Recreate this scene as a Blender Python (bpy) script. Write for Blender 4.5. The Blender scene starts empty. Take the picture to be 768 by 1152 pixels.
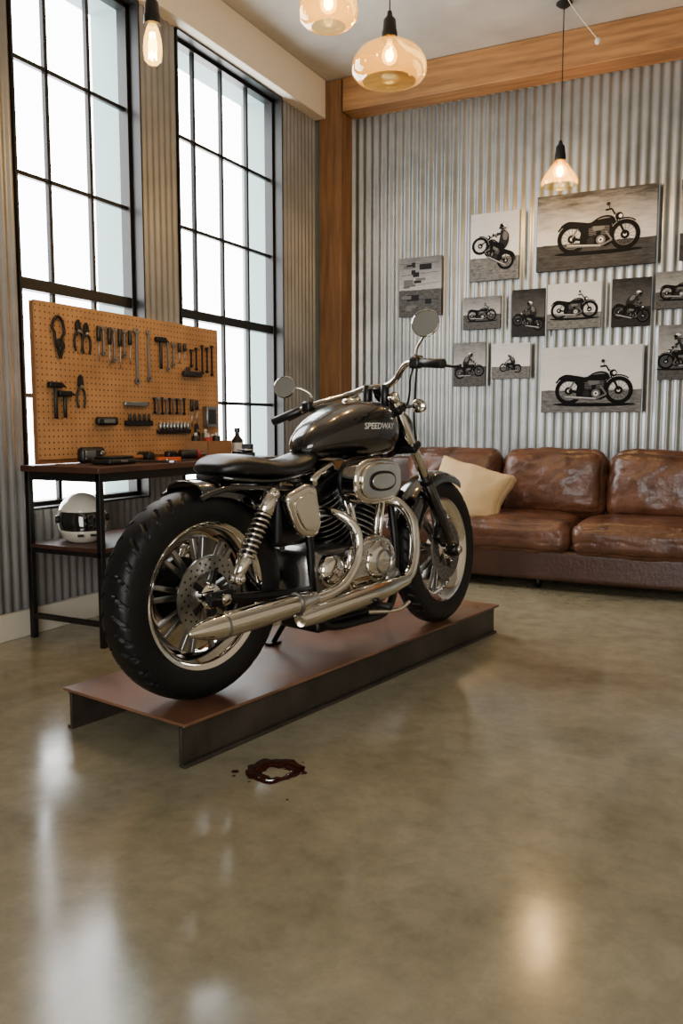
import bpy, bmesh, math, random
from mathutils import Vector, Matrix, noise
random.seed(4)
PI=math.pi
# ------------------------------------------------------------------ helpers
def lin(c):
    c=c/255.0
    return c/12.92 if c<=0.04045 else ((c+0.055)/1.055)**2.4
def rgb(r,g,b): return (lin(r),lin(g),lin(b),1)
def mat(name,col,rough=0.5,metal=0.0,bump=0.0,bscale=50,var=0.0,vscale=5,coat=0.0,emit=None,estr=0,col2=None,grain=None,rvar=0,spec=None):
    m=bpy.data.materials.new(name);m.use_nodes=True
    nt=m.node_tree;b=nt.nodes["Principled BSDF"]
    b.inputs["Base Color"].default_value=col
    b.inputs["Roughness"].default_value=rough
    b.inputs["Metallic"].default_value=metal
    if spec is not None: b.inputs["Specular IOR Level"].default_value=spec
    if coat: b.inputs["Coat Weight"].default_value=coat; b.inputs["Coat Roughness"].default_value=0.06
    if emit: b.inputs["Emission Color"].default_value=emit; b.inputs["Emission Strength"].default_value=estr
    tc=nt.nodes.new("ShaderNodeTexCoord");src=tc.outputs["Object"]
    if grain:
        mp=nt.nodes.new("ShaderNodeMapping");mp.inputs["Scale"].default_value=grain;nt.links.new(src,mp.inputs[0]);src=mp.outputs[0]
    if var or col2:
        n=nt.nodes.new("ShaderNodeTexNoise");n.inputs["Scale"].default_value=vscale;n.inputs["Detail"].default_value=8;n.inputs["Roughness"].default_value=0.6
        nt.links.new(src,n.inputs["Vector"])
        r=nt.nodes.new("ShaderNodeValToRGB")
        c2=col2 if col2 else tuple(max(0,x*(1-var)) for x in col[:3])+(1,)
        r.color_ramp.elements[0].position=0.35;r.color_ramp.elements[1].position=0.65
        r.color_ramp.elements[0].color=c2;r.color_ramp.elements[1].color=col
        nt.links.new(n.outputs["Fac"],r.inputs["Fac"]);nt.links.new(r.outputs["Color"],b.inputs["Base Color"])
        if rvar:
            mr=nt.nodes.new("ShaderNodeMapRange");mr.inputs[1].default_value=.3;mr.inputs[2].default_value=.7;mr.inputs[3].default_value=rough-rvar;mr.inputs[4].default_value=rough+rvar
            nt.links.new(n.outputs["Fac"],mr.inputs[0]);nt.links.new(mr.outputs[0],b.inputs["Roughness"])
    if bump:
        n=nt.nodes.new("ShaderNodeTexNoise");n.inputs["Scale"].default_value=bscale;n.inputs["Detail"].default_value=6
        nt.links.new(src,n.inputs["Vector"])
        bp=nt.nodes.new("ShaderNodeBump");bp.inputs["Strength"].default_value=bump;bp.inputs["Distance"].default_value=0.01
        nt.links.new(n.outputs["Fac"],bp.inputs["Height"]);nt.links.new(bp.outputs["Normal"],b.inputs["Normal"])
    return m
def G(name,loc=(0,0,0),rz=0):
    e=bpy.data.objects.new(name,None);e.location=loc;e.rotation_euler=(0,0,rz);e.empty_display_size=0.1
    bpy.context.collection.objects.link(e);return e
def mk(name,vs,fs,m,par=None,smooth=True,bevel=0,bseg=3,sub=0,angle=40):
    me=bpy.data.meshes.new(name);me.from_pydata([tuple(v) for v in vs],[],fs);me.validate();me.update()
    bm=bmesh.new();bm.from_mesh(me);bmesh.ops.recalc_face_normals(bm,faces=bm.faces);bm.to_mesh(me);bm.free()
    ms=m if isinstance(m,(list,tuple)) else [m]
    for q in ms: me.materials.append(q)
    if smooth:
        me.polygons.foreach_set("use_smooth",[True]*len(me.polygons))
        try: me.set_sharp_from_angle(angle=math.radians(angle))
        except Exception: pass
    o=bpy.data.objects.new(name,me);bpy.context.collection.objects.link(o)
    if par: o.parent=par
    if bevel:
        b=o.modifiers.new("bevel","BEVEL");b.width=bevel;b.segments=bseg;b.limit_method='ANGLE';b.angle_limit=math.radians(35)
    if sub:
        s=o.modifiers.new("sub","SUBSURF");s.levels=sub;s.render_levels=sub
    return o
def boxgeo(c,s,rot=None):
    hx,hy,hz=s[0]/2,s[1]/2,s[2]/2
    vs=[Vector((x*hx,y*hy,z*hz)) for x in(-1,1) for y in(-1,1) for z in(-1,1)]
    if rot:
        R=Matrix.Rotation(rot[2],3,'Z')@Matrix.Rotation(rot[1],3,'Y')@Matrix.Rotation(rot[0],3,'X')
        vs=[R@v for v in vs]
    vs=[v+Vector(c) for v in vs]
    fs=[(0,1,3,2),(4,6,7,5),(0,4,5,1),(2,3,7,6),(0,2,6,4),(1,5,7,3)]
    return vs,fs
def box(name,c,s,m,par=None,bevel=0.004,rot=None,bseg=2,smooth=True):
    vs,fs=boxgeo(c,s,rot);return mk(name,vs,fs,m,par,smooth=smooth,bevel=bevel,bseg=bseg)
def multi(name,boxes,m,par=None,bevel=0):
    V=[];F=[]
    for bx in boxes:
        vs,fs=boxgeo(*bx);n=len(V);V+=vs;F+=[tuple(i+n for i in f) for f in fs]
    return mk(name,V,F,m,par,smooth=bool(bevel),bevel=bevel,bseg=2)
def b2(x0,x1,y0,y1,z0,z1): return (((x0+x1)/2,(y0+y1)/2,(z0+z1)/2),(abs(x1-x0),abs(y1-y0),abs(z1-z0)))
def basis(ax):
    ax=Vector(ax).normalized();u=ax.cross(Vector((0,0,1)))
    if u.length<1e-3:u=Vector((1,0,0))
    u.normalize();v=ax.cross(u);return ax,u,v
def lathe(name,prof,m,par=None,o=(0,0,0),ax=(0,0,1),seg=48,closed=False,a0=0,a1=2*PI,fn=None,smooth=True,angle=40,thick=0):
    ax,u,v=basis(ax);o=Vector(o);V=[];F=[]
    full=abs(a1-a0-2*PI)<1e-6
    ns=seg if full else seg+1
    for i in range(ns):
        a=a0+(a1-a0)*i/seg
        for j,(r,h) in enumerate(prof):
            rr=r+(fn(a,j,r,h) if fn else 0)
            V.append(o+u*(rr*math.cos(a))+v*(rr*math.sin(a))+ax*h)
    n=len(prof)
    for i in range(seg):
        k=(i+1)%ns
        for j in range(n if closed else n-1):
            l=(j+1)%n
            F.append((i*n+j,i*n+l,k*n+l,k*n+j))
    ob=mk(name,V,F,m,par,smooth=smooth,angle=angle)
    if prof[0][0]<1e-6 or prof[-1][0]<1e-6:
        bm=bmesh.new();bm.from_mesh(ob.data);bmesh.ops.remove_doubles(bm,verts=bm.verts,dist=1e-6);bm.to_mesh(ob.data);bm.free()
    if thick:
        s=ob.modifiers.new("s","SOLIDIFY");s.thickness=thick;s.offset=0
    return ob
def cyl(name,p0,p1,r0,m,par=None,r1=None,seg=24,ch=0.12):
    p0=Vector(p0);p1=Vector(p1);L=(p1-p0).length;r1=r0 if r1 is None else r1
    c=min(ch*min(r0,r1),L*.2)
    return lathe(name,[(0,0),(r0-c,0),(r0,c),(r1,L-c),(r1-c,L),(0,L)],m,par,o=p0,ax=p1-p0,seg=seg,angle=50)
def sph(name,c,r,m,par=None,sc=(1,1,1),seg=24):
    n=seg//2
    prof=[(math.sin(PI*i/n),-math.cos(PI*i/n)) for i in range(n+1)]
    ob=lathe(name,[(max(a,0) if a>1e-9 else 0,b) for a,b in prof],m,par,seg=seg)
    for v in ob.data.vertices: v.co=Vector((v.co.x*r*sc[0]+c[0],v.co.y*r*sc[1]+c[1],v.co.z*r*sc[2]+c[2]))
    return ob
def cr(pts,n=8):
    P=[Vector(p) for p in pts];out=[]
    for i in range(len(P)-1):
        a=P[max(i-1,0)];b=P[i];c=P[i+1];d=P[min(i+2,len(P)-1)]
        for k in range(n):
            t=k/n
            out.append(0.5*((2*b)+(c-a)*t+(2*a-5*b+4*c-d)*t*t+(3*b-a-3*c+d)*t**3))
    out.append(P[-1]);return out
def crc(pts,n=5):
    P=[Vector((p[0],p[1],0)) for p in pts];out=[];N=len(P)
    for i in range(N):
        a=P[i-1];b=P[i];c=P[(i+1)%N];d=P[(i+2)%N]
        for k in range(n):
            t=k/n
            q=0.5*((2*b)+(c-a)*t+(2*a-5*b+4*c-d)*t*t+(3*b-a-3*c+d)*t**3);out.append((q.x,q.y))
    return out
def tube(name,pts,r,m,par=None,seg=14,n=8,smoothpath=True,rs=None):
    if rs:
        P4=cr([(p[0],p[1],p[2]) for p in pts],n) if smoothpath else [Vector(p) for p in pts]
        R=cr([(q,0,0) for q in rs],n) if smoothpath else [Vector((q,0,0)) for q in rs]
        R=[max(q.x,0.0005) for q in R]
    else:
        P4=cr(pts,n) if smoothpath else [Vector(p) for p in pts];R=[r]*len(P4)
    V=[];F=[]
    T=[(P4[min(i+1,len(P4)-1)]-P4[max(i-1,0)]).normalized() for i in range(len(P4))]
    up=Vector((0,0,1)) if abs(T[0].z)<.9 else Vector((1,0,0))
    u=T[0].cross(up).normalized()
    for i,p in enumerate(P4):
        u=(u-T[i]*u.dot(T[i])).normalized();v=T[i].cross(u)
        for k in range(seg):
            a=2*PI*k/seg;V.append(p+(u*math.cos(a)+v*math.sin(a))*R[i])
    for i in range(len(P4)-1):
        for k in range(seg):
            l=(k+1)%seg;F.append((i*seg+k,i*seg+l,(i+1)*seg+l,(i+1)*seg+k))
    F.append(tuple(range(seg)));F.append(tuple((len(P4)-1)*seg+k for k in range(seg)))
    return mk(name,V,F,m,par,angle=60)
def loft(name,secs,m,par=None,seg=32,n=6):
    """secs: (x, zbottom, ztop, halfwidth, exponent)"""
    S=[];P=[list(s) for s in secs]
    for i in range(len(P)-1):
        a=P[max(i-1,0)];b=P[i];c=P[i+1];d=P[min(i+2,len(P)-1)]
        for k in range(n):
            t=k/n
            S.append([0.5*((2*b[q])+(c[q]-a[q])*t+(2*a[q]-5*b[q]+4*c[q]-d[q])*t*t+(3*b[q]-a[q]-3*c[q]+d[q])*t**3) for q in range(5)])
    S.append(P[-1]);V=[];F=[]
    for x,zb,zt,hw,e in S:
        zc=(zb+zt)/2;hh=(zt-zb)/2
        for k in range(seg):
            a=2*PI*k/seg;c=math.cos(a);s=math.sin(a)
            V.append((x,hw*math.copysign(abs(c)**(2/e),c),zc+hh*math.copysign(abs(s)**(2/e),s)))
    for i in range(len(S)-1):
        for k in range(seg):
            l=(k+1)%seg;F.append((i*seg+k,i*seg+l,(i+1)*seg+l,(i+1)*seg+k))
    F.append(tuple(range(seg)));F.append(tuple((len(S)-1)*seg+k for k in range(seg)))
    return mk(name,V,F,m,par,angle=60)
def rpoly(pts,r=0.01,n=4):
    out=[];N=len(pts)
    for i in range(N):
        p=Vector(pts[i]);a=Vector(pts[i-1]);b=Vector(pts[(i+1)%N])
        da=(a-p);db=(b-p);q=min(r,da.length*.45,db.length*.45)
        s=p+da.normalized()*q;e=p+db.normalized()*q
        for k in range(n+1):
            t=k/n;out.append(s*(1-t)**2+p*2*t*(1-t)+e*t*t)
    return out
def ext(name,pts,y0,y1,m,par=None,bevel=0.006,rad=0.0,plane='XZ'):
    if rad: pts=rpoly(pts,rad)
    n=len(pts)
    f=(lambda p,y:(p[0],y,p[1])) if plane=='XZ' else ((lambda p,y:(p[0],p[1],y)) if plane=='XY' else (lambda p,y:(y,p[0],p[1])))
    V=[f(p,y0) for p in pts]+[f(p,y1) for p in pts]
    F=[tuple(range(n)),tuple(range(n,2*n))]+[(i,(i+1)%n,n+(i+1)%n,n+i) for i in range(n)]
    return mk(name,V,F,m,par,bevel=bevel,bseg=3)
def cushion(name,c,s,r,m,par=None,puff=(0,0,0),rot=None,wr=0.004,wsc=6,n=22,pinch=0,seed=0,crease=0):
    half=[q/2 for q in s]
    idx={};V=[];F=[]
    def key(p): return tuple(round(q,5) for q in p)
    def add(p):
        k=key(p)
        if k not in idx: idx[k]=len(V);V.append(p)
        return idx[k]
    g=[math.sin((i/n-.5)*PI) for i in range(n+1)]
    for axx in range(3):
        for sg in(-1,1):
            for i in range(n):
                for j in range(n):
                    q=[]
                    for a,b in((i,j),(i+1,j),(i+1,j+1),(i,j+1)):
                        p=[0,0,0];p[axx]=sg;p[(axx+1)%3]=g[a];p[(axx+2)%3]=g[b];q.append(add(tuple(p)))
                    F.append(tuple(q))
    out=[]
    for p in V:
        h=Vector((p[0]*half[0],p[1]*half[1],p[2]*half[2]))
        cc=Vector([max(-(half[k]-r),min(half[k]-r,h[k])) for k in range(3)])
        d=h-cc
        if d.length>1e-6: h=cc+d.normalized()*r
        w=[1-abs(p[k])**2.2 for k in range(3)]
        for k in range(3):
            o1,o2=(k+1)%3,(k+2)%3
            h[k]+=puff[k]*p[k]*max(w[o1],0)**.7*max(w[o2],0)**.7
        if pinch:
            h.x*=1-pinch*(1-abs(p[2])**2); h.z*=1-pinch*(1-abs(p[0])**2)
        nn=noise.noise_vector(h*wsc+Vector((seed,seed*2.3,0)))+noise.noise_vector(h*wsc*2.3+Vector((seed,0,0)))*.5
        h+=nn*wr
        if crease:
            q=abs(noise.noise(Vector((h.x*7+seed,h.y*5,h.z*11+seed))))
            dd=(h-cc);
            if dd.length>1e-6: h-=dd.normalized()*crease*max(0,1-q*9)
        out.append(h)
    if rot:
        R=Matrix.Rotation(rot[2],3,'Z')@Matrix.Rotation(rot[1],3,'Y')@Matrix.Rotation(rot[0],3,'X')
        out=[R@v for v in out]
    out=[v+Vector(c) for v in out]
    return mk(name,out,F,m,par,angle=80)

# ------------------------------------------------------------------ materials
chrome=mat("chrome",rgb(218,212,202),0.06,1.0)
steel=mat("brushed_steel",rgb(150,150,148),0.28,1.0,bump=.05,bscale=200)
alu=mat("cast_aluminium",rgb(140,138,135),0.28,1.0,bump=.08,bscale=120)
blackp=mat("black_gloss_paint",rgb(5,5,6),0.12,0.0,coat=1)
tankp=mat("charcoal_metallic_paint",rgb(30,27,25),0.2,0.6,coat=1)
blackm=mat("black_satin_metal",rgb(10,10,11),0.36,0.3)
rubber=mat("tyre_rubber",rgb(6,6,7),0.5,bump=.1,bscale=150,spec=.35)
seatl=mat("black_seat_leather",rgb(6,6,7),0.32,bump=.2,bscale=260)
finm=mat("cylinder_black_fins",rgb(14,14,15),0.35,0.5)
white_dec=mat("white_lettering",rgb(190,188,182),0.4)
wood_o=mat("timber_beam_wood",rgb(156,112,64),0.6,col2=rgb(116,80,42),vscale=2,bump=.15,bscale=5,grain=(1,12,12))
wood_p=mat("timber_post_wood",rgb(128,90,52),0.6,col2=rgb(92,62,34),vscale=2,bump=.15,bscale=5,grain=(12,12,1))
galv=mat("galvanised_corrugated",rgb(148,150,148),0.36,0.75,col2=rgb(120,123,122),vscale=2.5,bump=.02,bscale=60)
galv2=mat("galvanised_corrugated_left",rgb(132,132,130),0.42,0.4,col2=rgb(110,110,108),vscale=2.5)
plaster=mat("cream_plaster",rgb(205,197,180),0.8,bump=.05,bscale=40)
ceilm=mat("ceiling_plaster",rgb(176,172,162),0.85,col2=rgb(156,152,142),vscale=2,bump=.1,bscale=20)
extm=mat("exterior_reveal_paint",rgb(134,156,156),0.8)
frame_b=mat("black_window_frame",rgb(16,15,15),0.4,0.3)
leather=mat("brown_leather",rgb(98,62,42),0.33,col2=rgb(62,38,26),vscale=5,bump=.4,bscale=34,rvar=.07)
leather_d=mat("brown_leather_dark",rgb(66,41,29),0.38,col2=rgb(48,29,21),vscale=4,bump=.25,bscale=45)
cream=mat("cream_fabric",rgb(190,162,118),0.9,bump=.3,bscale=180)
pegd=mat("dark_tool_steel",rgb(42,42,44),0.4,0.8)
blackpl=mat("black_plastic",rgb(12,12,12),0.42)
redp=mat("red_plastic",rgb(140,30,20),0.4)
orangep=mat("orange_plastic",rgb(190,80,36),0.4)
cardb=mat("cardboard",rgb(140,100,64),0.8)
woodh=mat("tool_wood_handle",rgb(140,90,50),0.5)
shelfw=mat("bench_wood",rgb(78,46,32),0.4,col2=rgb(54,31,21),vscale=5)
darkst=mat("platform_steel",rgb(66,58,51),0.45,0.3,col2=rgb(44,38,33),vscale=6,bump=.05,bscale=60)
deck=mat("platform_deck",rgb(122,84,60),0.38,0.0,col2=rgb(76,50,37),vscale=3.2,bump=.08,bscale=25,rvar=.12)
def floor_mat():
    m=bpy.data.materials.new("polished_concrete");m.use_nodes=True;nt=m.node_tree;b=nt.nodes["Principled BSDF"]
    tc=nt.nodes.new("ShaderNodeTexCoord")
    n1=nt.nodes.new("ShaderNodeTexNoise");n1.inputs["Scale"].default_value=1.3;n1.inputs["Detail"].default_value=10;n1.inputs["Roughness"].default_value=.68;n1.inputs["Distortion"].default_value=.6
    n2=nt.nodes.new("ShaderNodeTexNoise");n2.inputs["Scale"].default_value=11;n2.inputs["Detail"].default_value=9;n2.inputs["Roughness"].default_value=.75
    for n in(n1,n2): nt.links.new(tc.outputs["Object"],n.inputs["Vector"])
    r=nt.nodes.new("ShaderNodeValToRGB");e=r.color_ramp.elements
    e[0].position=.3;e[0].color=rgb(120,113,90);e[1].position=.7;e[1].color=rgb(158,150,125)
    r2=nt.nodes.new("ShaderNodeValToRGB");e=r2.color_ramp.elements
    e[0].position=.35;e[0].color=(.76,.76,.76,1);e[1].position=.6;e[1].color=(1,1,1,1)
    mx=nt.nodes.new("ShaderNodeMix");mx.data_type='RGBA';mx.blend_type='MULTIPLY';mx.inputs[0].default_value=1
    nt.links.new(n1.outputs["Fac"],r.inputs["Fac"]);nt.links.new(n2.outputs["Fac"],r2.inputs["Fac"])
    nt.links.new(r.outputs["Color"],mx.inputs[6]);nt.links.new(r2.outputs["Color"],mx.inputs[7])
    nt.links.new(mx.outputs[2],b.inputs["Base Color"])
    mr=nt.nodes.new("ShaderNodeMapRange");mr.inputs[1].default_value=.3;mr.inputs[2].default_value=.7;mr.inputs[3].default_value=.10;mr.inputs[4].default_value=.21
    nt.links.new(n1.outputs["Fac"],mr.inputs[0]);nt.links.new(mr.outputs[0],b.inputs["Roughness"])
    b.inputs["IOR"].default_value=1.58
    bp=nt.nodes.new("ShaderNodeBump");bp.inputs["Strength"].default_value=.05;bp.inputs["Distance"].default_value=.02
    n3=nt.nodes.new("ShaderNodeTexNoise");n3.inputs["Scale"].default_value=3.5;n3.inputs["Detail"].default_value=2
    nt.links.new(tc.outputs["Object"],n3.inputs["Vector"]);nt.links.new(n3.outputs["Fac"],bp.inputs["Height"]);nt.links.new(bp.outputs["Normal"],b.inputs["Normal"])
    return m
floorm=floor_mat()
def glass_mat(name,tint,gl=0.08,grough=.02,trl=0,trc=(1,.7,.35,1),facing=False,em=0):
    m=bpy.data.materials.new(name);m.use_nodes=True;nt=m.node_tree
    for n in list(nt.nodes):
        if n.type!='OUTPUT_MATERIAL': nt.nodes.remove(n)
    o=[n for n in nt.nodes if n.type=='OUTPUT_MATERIAL'][0]
    t=nt.nodes.new("ShaderNodeBsdfTransparent");t.inputs[0].default_value=tint
    base=t.outputs[0]
    if trl:
        tr=nt.nodes.new("ShaderNodeBsdfTranslucent");tr.inputs[0].default_value=trc
        m1=nt.nodes.new("ShaderNodeMixShader");m1.inputs[0].default_value=trl;nt.links.new(base,m1.inputs[1]);nt.links.new(tr.outputs[0],m1.inputs[2]);base=m1.outputs[0]
    if em:
        tr=nt.nodes.new("ShaderNodeEmission");tr.inputs[0].default_value=trc;tr.inputs[1].default_value=em
        m1=nt.nodes.new("ShaderNodeAddShader");nt.links.new(base,m1.inputs[0]);nt.links.new(tr.outputs[0],m1.inputs[1]);base=m1.outputs[0]
    g=nt.nodes.new("ShaderNodeBsdfGlossy");g.inputs["Roughness"].default_value=grough;g.inputs[0].default_value=(.9,.85,.75,1)
    lw=nt.nodes.new("ShaderNodeLayerWeight");lw.inputs["Blend"].default_value=gl
    mx=nt.nodes.new("ShaderNodeMixShader")
    nt.links.new(lw.outputs["Facing" if facing else "Fresnel"],mx.inputs[0]);nt.links.new(base,mx.inputs[1]);nt.links.new(g.outputs[0],mx.inputs[2]);nt.links.new(mx.outputs[0],o.inputs[0])
    return m
pane=glass_mat("window_glass",(.98,.99,1,1),.03)
amber=glass_mat("amber_glass",(.96,.80,.42,1),.20,.04,trl=.10,trc=(1,.60,.12,1),facing=True)
bulbg=glass_mat("glowing_bulb_glass",(1,.85,.45,1),.05,.03,trc=(1,.56,.12,1),em=2.6)
filament=mat("glowing_filament",rgb(255,190,110),.5,emit=(1,.66,.22,1),estr=80)
bulbm=mat("bulb_core",rgb(255,200,130),.5,emit=(1,.70,.26,1),estr=50)
bulbo=mat("edison_bulb_glow",rgb(255,160,80),.5,emit=(1,.54,.14,1),estr=20)
def peg_mat():
    m=bpy.data.materials.new("pegboard_hardboard");m.use_nodes=True;nt=m.node_tree;b=nt.nodes["Principled BSDF"];b.inputs["Roughness"].default_value=.55
    tc=nt.nodes.new("ShaderNodeTexCoord");sx=nt.nodes.new("ShaderNodeSeparateXYZ");nt.links.new(tc.outputs["Object"],sx.inputs[0])
    def M(op,a,bv=None):
        n=nt.nodes.new("ShaderNodeMath");n.operation=op
        if hasattr(a,'is_linked'): nt.links.new(a,n.inputs[0])
        else: n.inputs[0].default_value=a
        if bv is not None:
            if hasattr(bv,'is_linked'): nt.links.new(bv,n.inputs[1])
            else: n.inputs[1].default_value=bv
        return n.outputs[0]
    def cell(s): return M('SUBTRACT',M('FRACT',M('ADD',M('DIVIDE',s,0.03),100.0)),0.5)
    a=cell(sx.outputs[1]);c=cell(sx.outputs[2])
    d=M('SQRT',M('ADD',M('MULTIPLY',a,a),M('MULTIPLY',c,c)))
    h=M('LESS_THAN',d,0.15)
    n=nt.nodes.new("ShaderNodeTexNoise");n.inputs["Scale"].default_value=5;n.inputs["Detail"].default_value=8;nt.links.new(tc.outputs["Object"],n.inputs["Vector"])
    r=nt.nodes.new("ShaderNodeValToRGB");r.color_ramp.elements[0].color=rgb(152,110,68);r.color_ramp.elements[1].color=rgb(178,132,84);r.color_ramp.elements[0].position=.35;r.color_ramp.elements[1].position=.65
    nt.links.new(n.outputs["Fac"],r.inputs[0])
    mx=nt.nodes.new("ShaderNodeMix");mx.data_type='RGBA';nt.links.new(h,mx.inputs[0])
    nt.links.new(r.outputs[0],mx.inputs[6]);mx.inputs[7].default_value=rgb(60,36,20)
    nt.links.new(mx.outputs[2],b.inputs["Base Color"]);return m
pegm=peg_mat()

# ------------------------------------------------------------------ room shell
XL=-3.29;YB=6.25;XR=3.2;YR=-2.6;H=3.72
mk("floor",[(XL-.4,YR-.3,0),(XR+.3,YR-.3,0),(XR+.3,YB+.3,0),(XL-.4,YB+.3,0),(XL-.4,YR-.3,-.1),(XR+.3,YR-.3,-.1),(XR+.3,YB+.3,-.1),(XL-.4,YB+.3,-.1)],
   [(0,1,2,3),(4,5,6,7),(0,1,5,4),(1,2,6,5),(2,3,7,6),(3,0,4,7)],floorm,smooth=False)
box("ceiling",((XL+XR)/2,(YR+YB)/2,H+.06),(XR-XL+.9,YB-YR+.7,.12),ceilm,bevel=0)
def corr(V,F,axis,c,a0,a1,z0,z1,pitch,amp,sgn):
    n=max(2,int((a1-a0)/pitch*8));b=len(V)
    for i in range(n+1):
        t=a0+(a1-a0)*i/n
        d=c+sgn*amp*(1+math.sin(2*PI*t/pitch))
        for z in(z0,z1): V.append((d,t,z) if axis=='y' else (t,d,z))
    for i in range(n): F.append((b+2*i,b+2*i+1,b+2*i+3,b+2*i+2))
W1=(3.00,3.93);W2=(4.262,5.50);ZS=0.62;ZT=3.43
bx=[];XO=XL-.36
for y0,y1 in((YR-.3,W1[0]),(W1[1],W2[0]),(W2[1],YB+.3)): bx.append(b2(XO,XL-.022,y0,y1,0,H))
for w in(W1,W2): bx+= [b2(XO,XL-.022,w[0],w[1],0,ZS),b2(XO,XL-.022,w[0],w[1],ZT,H)]
V=[];F=[]
for q in bx:
    vs,fs=boxgeo(*q);n=len(V);V+=vs;F+=[tuple(i+n for i in f) for f in fs]
nb=len(F)
for y0,y1 in((YR,W1[0]),(W1[1],W2[0]),(W2[1],6.03)): corr(V,F,'y',XL-.02,y0,y1,0,ZT,.055,.008,1)
for w in(W1,W2): corr(V,F,'y',XL-.02,w[0],w[1],0,ZS,.055,.008,1)
wl=mk("wall_left",V,F,[extm,galv2],angle=60)
for i,p in enumerate(wl.data.polygons): p.material_index=0 if i<nb else 1
V=[];F=[]
vs,fs=boxgeo(*b2(XL-.4,XR+.3,YB,YB+.2,0,H));V+=vs;F+=fs;nb=len(F)
corr(V,F,'x',YB-.002,XL+.20,XR,0,3.47,.066,.0075,-1)
wb=mk("wall_back",V,F,[plaster,galv],angle=60)
for i,p in enumerate(wb.data.polygons): p.material_index=0 if i<nb else 1
box("wall_right",(XR+.1,(YR+YB)/2,H/2),(.2,YB-YR+.6,H),plaster,bevel=0)
RW=(-1.0,2.2,.8,3.0)  # unseen rear opening, added to let in frontal fill daylight
multi("wall_rear",[b2(XL-.4,RW[0],YR-.2,YR,0,H),b2(RW[1],XR+.2,YR-.2,YR,0,H),b2(RW[0],RW[1],YR-.2,YR,0,RW[2]),b2(RW[0],RW[1],YR-.2,YR,RW[3],H)],plaster)
box("trim_header_beam",(XL+.03,(YR+6.03)/2,(ZT+H)/2),(.10,6.03-YR-.01,H-ZT-.004),plaster,bevel=.004)
box("timber_beam",((-3.07+XR)/2,6.13,3.592),(XR+3.07-.01,.20,.25),wood_o,bevel=.006)
box("timber_post",(XL+.11,6.135,(H-.004)/2),(.20,.20,H-.008),wood_p,bevel=.006)
box("baseboard_left",(XL+.018,(YR+6.02)/2,.065),(.03,6.0-YR,.13),plaster,bevel=.004)
box("baseboard_back",((-3.07+XR)/2,YB-.037,.065),(XR+3.06,.03,.13),plaster,bevel=.004)
def window(name,y0,y1,cols,xw=XL-.10):
    g=G(name,(xw,(y0+y1)/2,ZS));hy=(y1-y0)/2
    zt=ZT-ZS
    fr=.035
    B=[b2(-.035,.035,-hy,-hy+fr,0,zt),b2(-.035,.035,hy-fr,hy,0,zt),b2(-.035,.035,-hy,hy,0,fr),b2(-.035,.035,-hy,hy,zt-fr,zt)]
    for c in cols: B.append(b2(-.014,.014,c-(y0+y1)/2-.011,c-(y0+y1)/2+.011,fr,zt-fr))
    for z in(1.20,2.30,2.85): B.append(b2(-.014,.014,-hy+fr,hy-fr,z-ZS-.011,z-ZS+.011))
    B.append(b2(-.028,.028,-hy+fr,hy-fr,1.76-ZS-.03,1.76-ZS+.03))
    multi("sash_frame",B,frame_b,g,bevel=.003)
    multi("casing",[b2(.036,.105,-hy,-hy+.012,0,zt),b2(.036,.105,hy-.012,hy,0,zt),b2(.036,.105,-hy,hy,0,.012),b2(.036,.105,-hy,hy,zt-.012,zt)],frame_b,g,bevel=.002)
    box("glass",(0,0,zt/2),(.006,2*hy-2*fr,zt-2*fr),pane,g,bevel=0)
    return g
window("window_1",W1[0]+.002,W1[1]-.002,(3.307,3.612))
window("window_2",W2[0]+.002,W2[1]-.002,(4.55,4.857,5.165))
g=G("added_fill_window",((RW[0]+RW[1])/2,YR-.1,(RW[2]+RW[3])/2));hw=(RW[1]-RW[0])/2;hh=(RW[3]-RW[2])/2  # grid frame of the added fill opening behind the camera
B=[b2(-hw,-hw+.05,-.03,.03,-hh,hh),b2(hw-.05,hw,-.03,.03,-hh,hh),b2(-hw,hw,-.03,.03,-hh,-hh+.05),b2(-hw,hw,-.03,.03,hh-.05,hh)]
for i in range(1,6): B.append(b2(-hw+2*hw*i/6-.012,-hw+2*hw*i/6+.012,-.015,.015,-hh,hh))
for i in range(1,4): B.append(b2(-hw,hw,-.015,.015,-hh+2*hh*i/4-.012,-hh+2*hh*i/4+.012))
multi("sash_frame",B,frame_b,g,bevel=.002)

# ------------------------------------------------------------------ platform
PA=math.radians(9.8)
plat=G("display_platform",(-1.544,1.978,0),PI/2-PA)
PLn=2.11;PW=.595;PT=.145
box("deck_plate",(PLn/2,PW/2,PT-.005),(PLn+.016,PW+.016,.010),deck,plat,bevel=.002)
def chan(y0,s,nm):
    multi(nm,[b2(0,PLn,y0,y0+s*.012,.012,PT-.0105),b2(0,PLn,y0-s*.016,y0+s*.012,0,.012),b2(0,PLn,y0-s*.005,y0+s*.012,PT-.022,PT-.0105)],darkst,plat,bevel=.0015)
chan(.016,1,"channel_rail_1");chan(PW-.016,-1,"channel_rail_2")
multi("cross_members",[b2(.45,.47,.03,PW-.03,.03,PT-.011),b2(1.0,1.02,.03,PW-.03,.03,PT-.011),b2(PLn-.03,PLn-.015,.03,PW-.03,.01,PT-.011)],darkst,plat)

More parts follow.
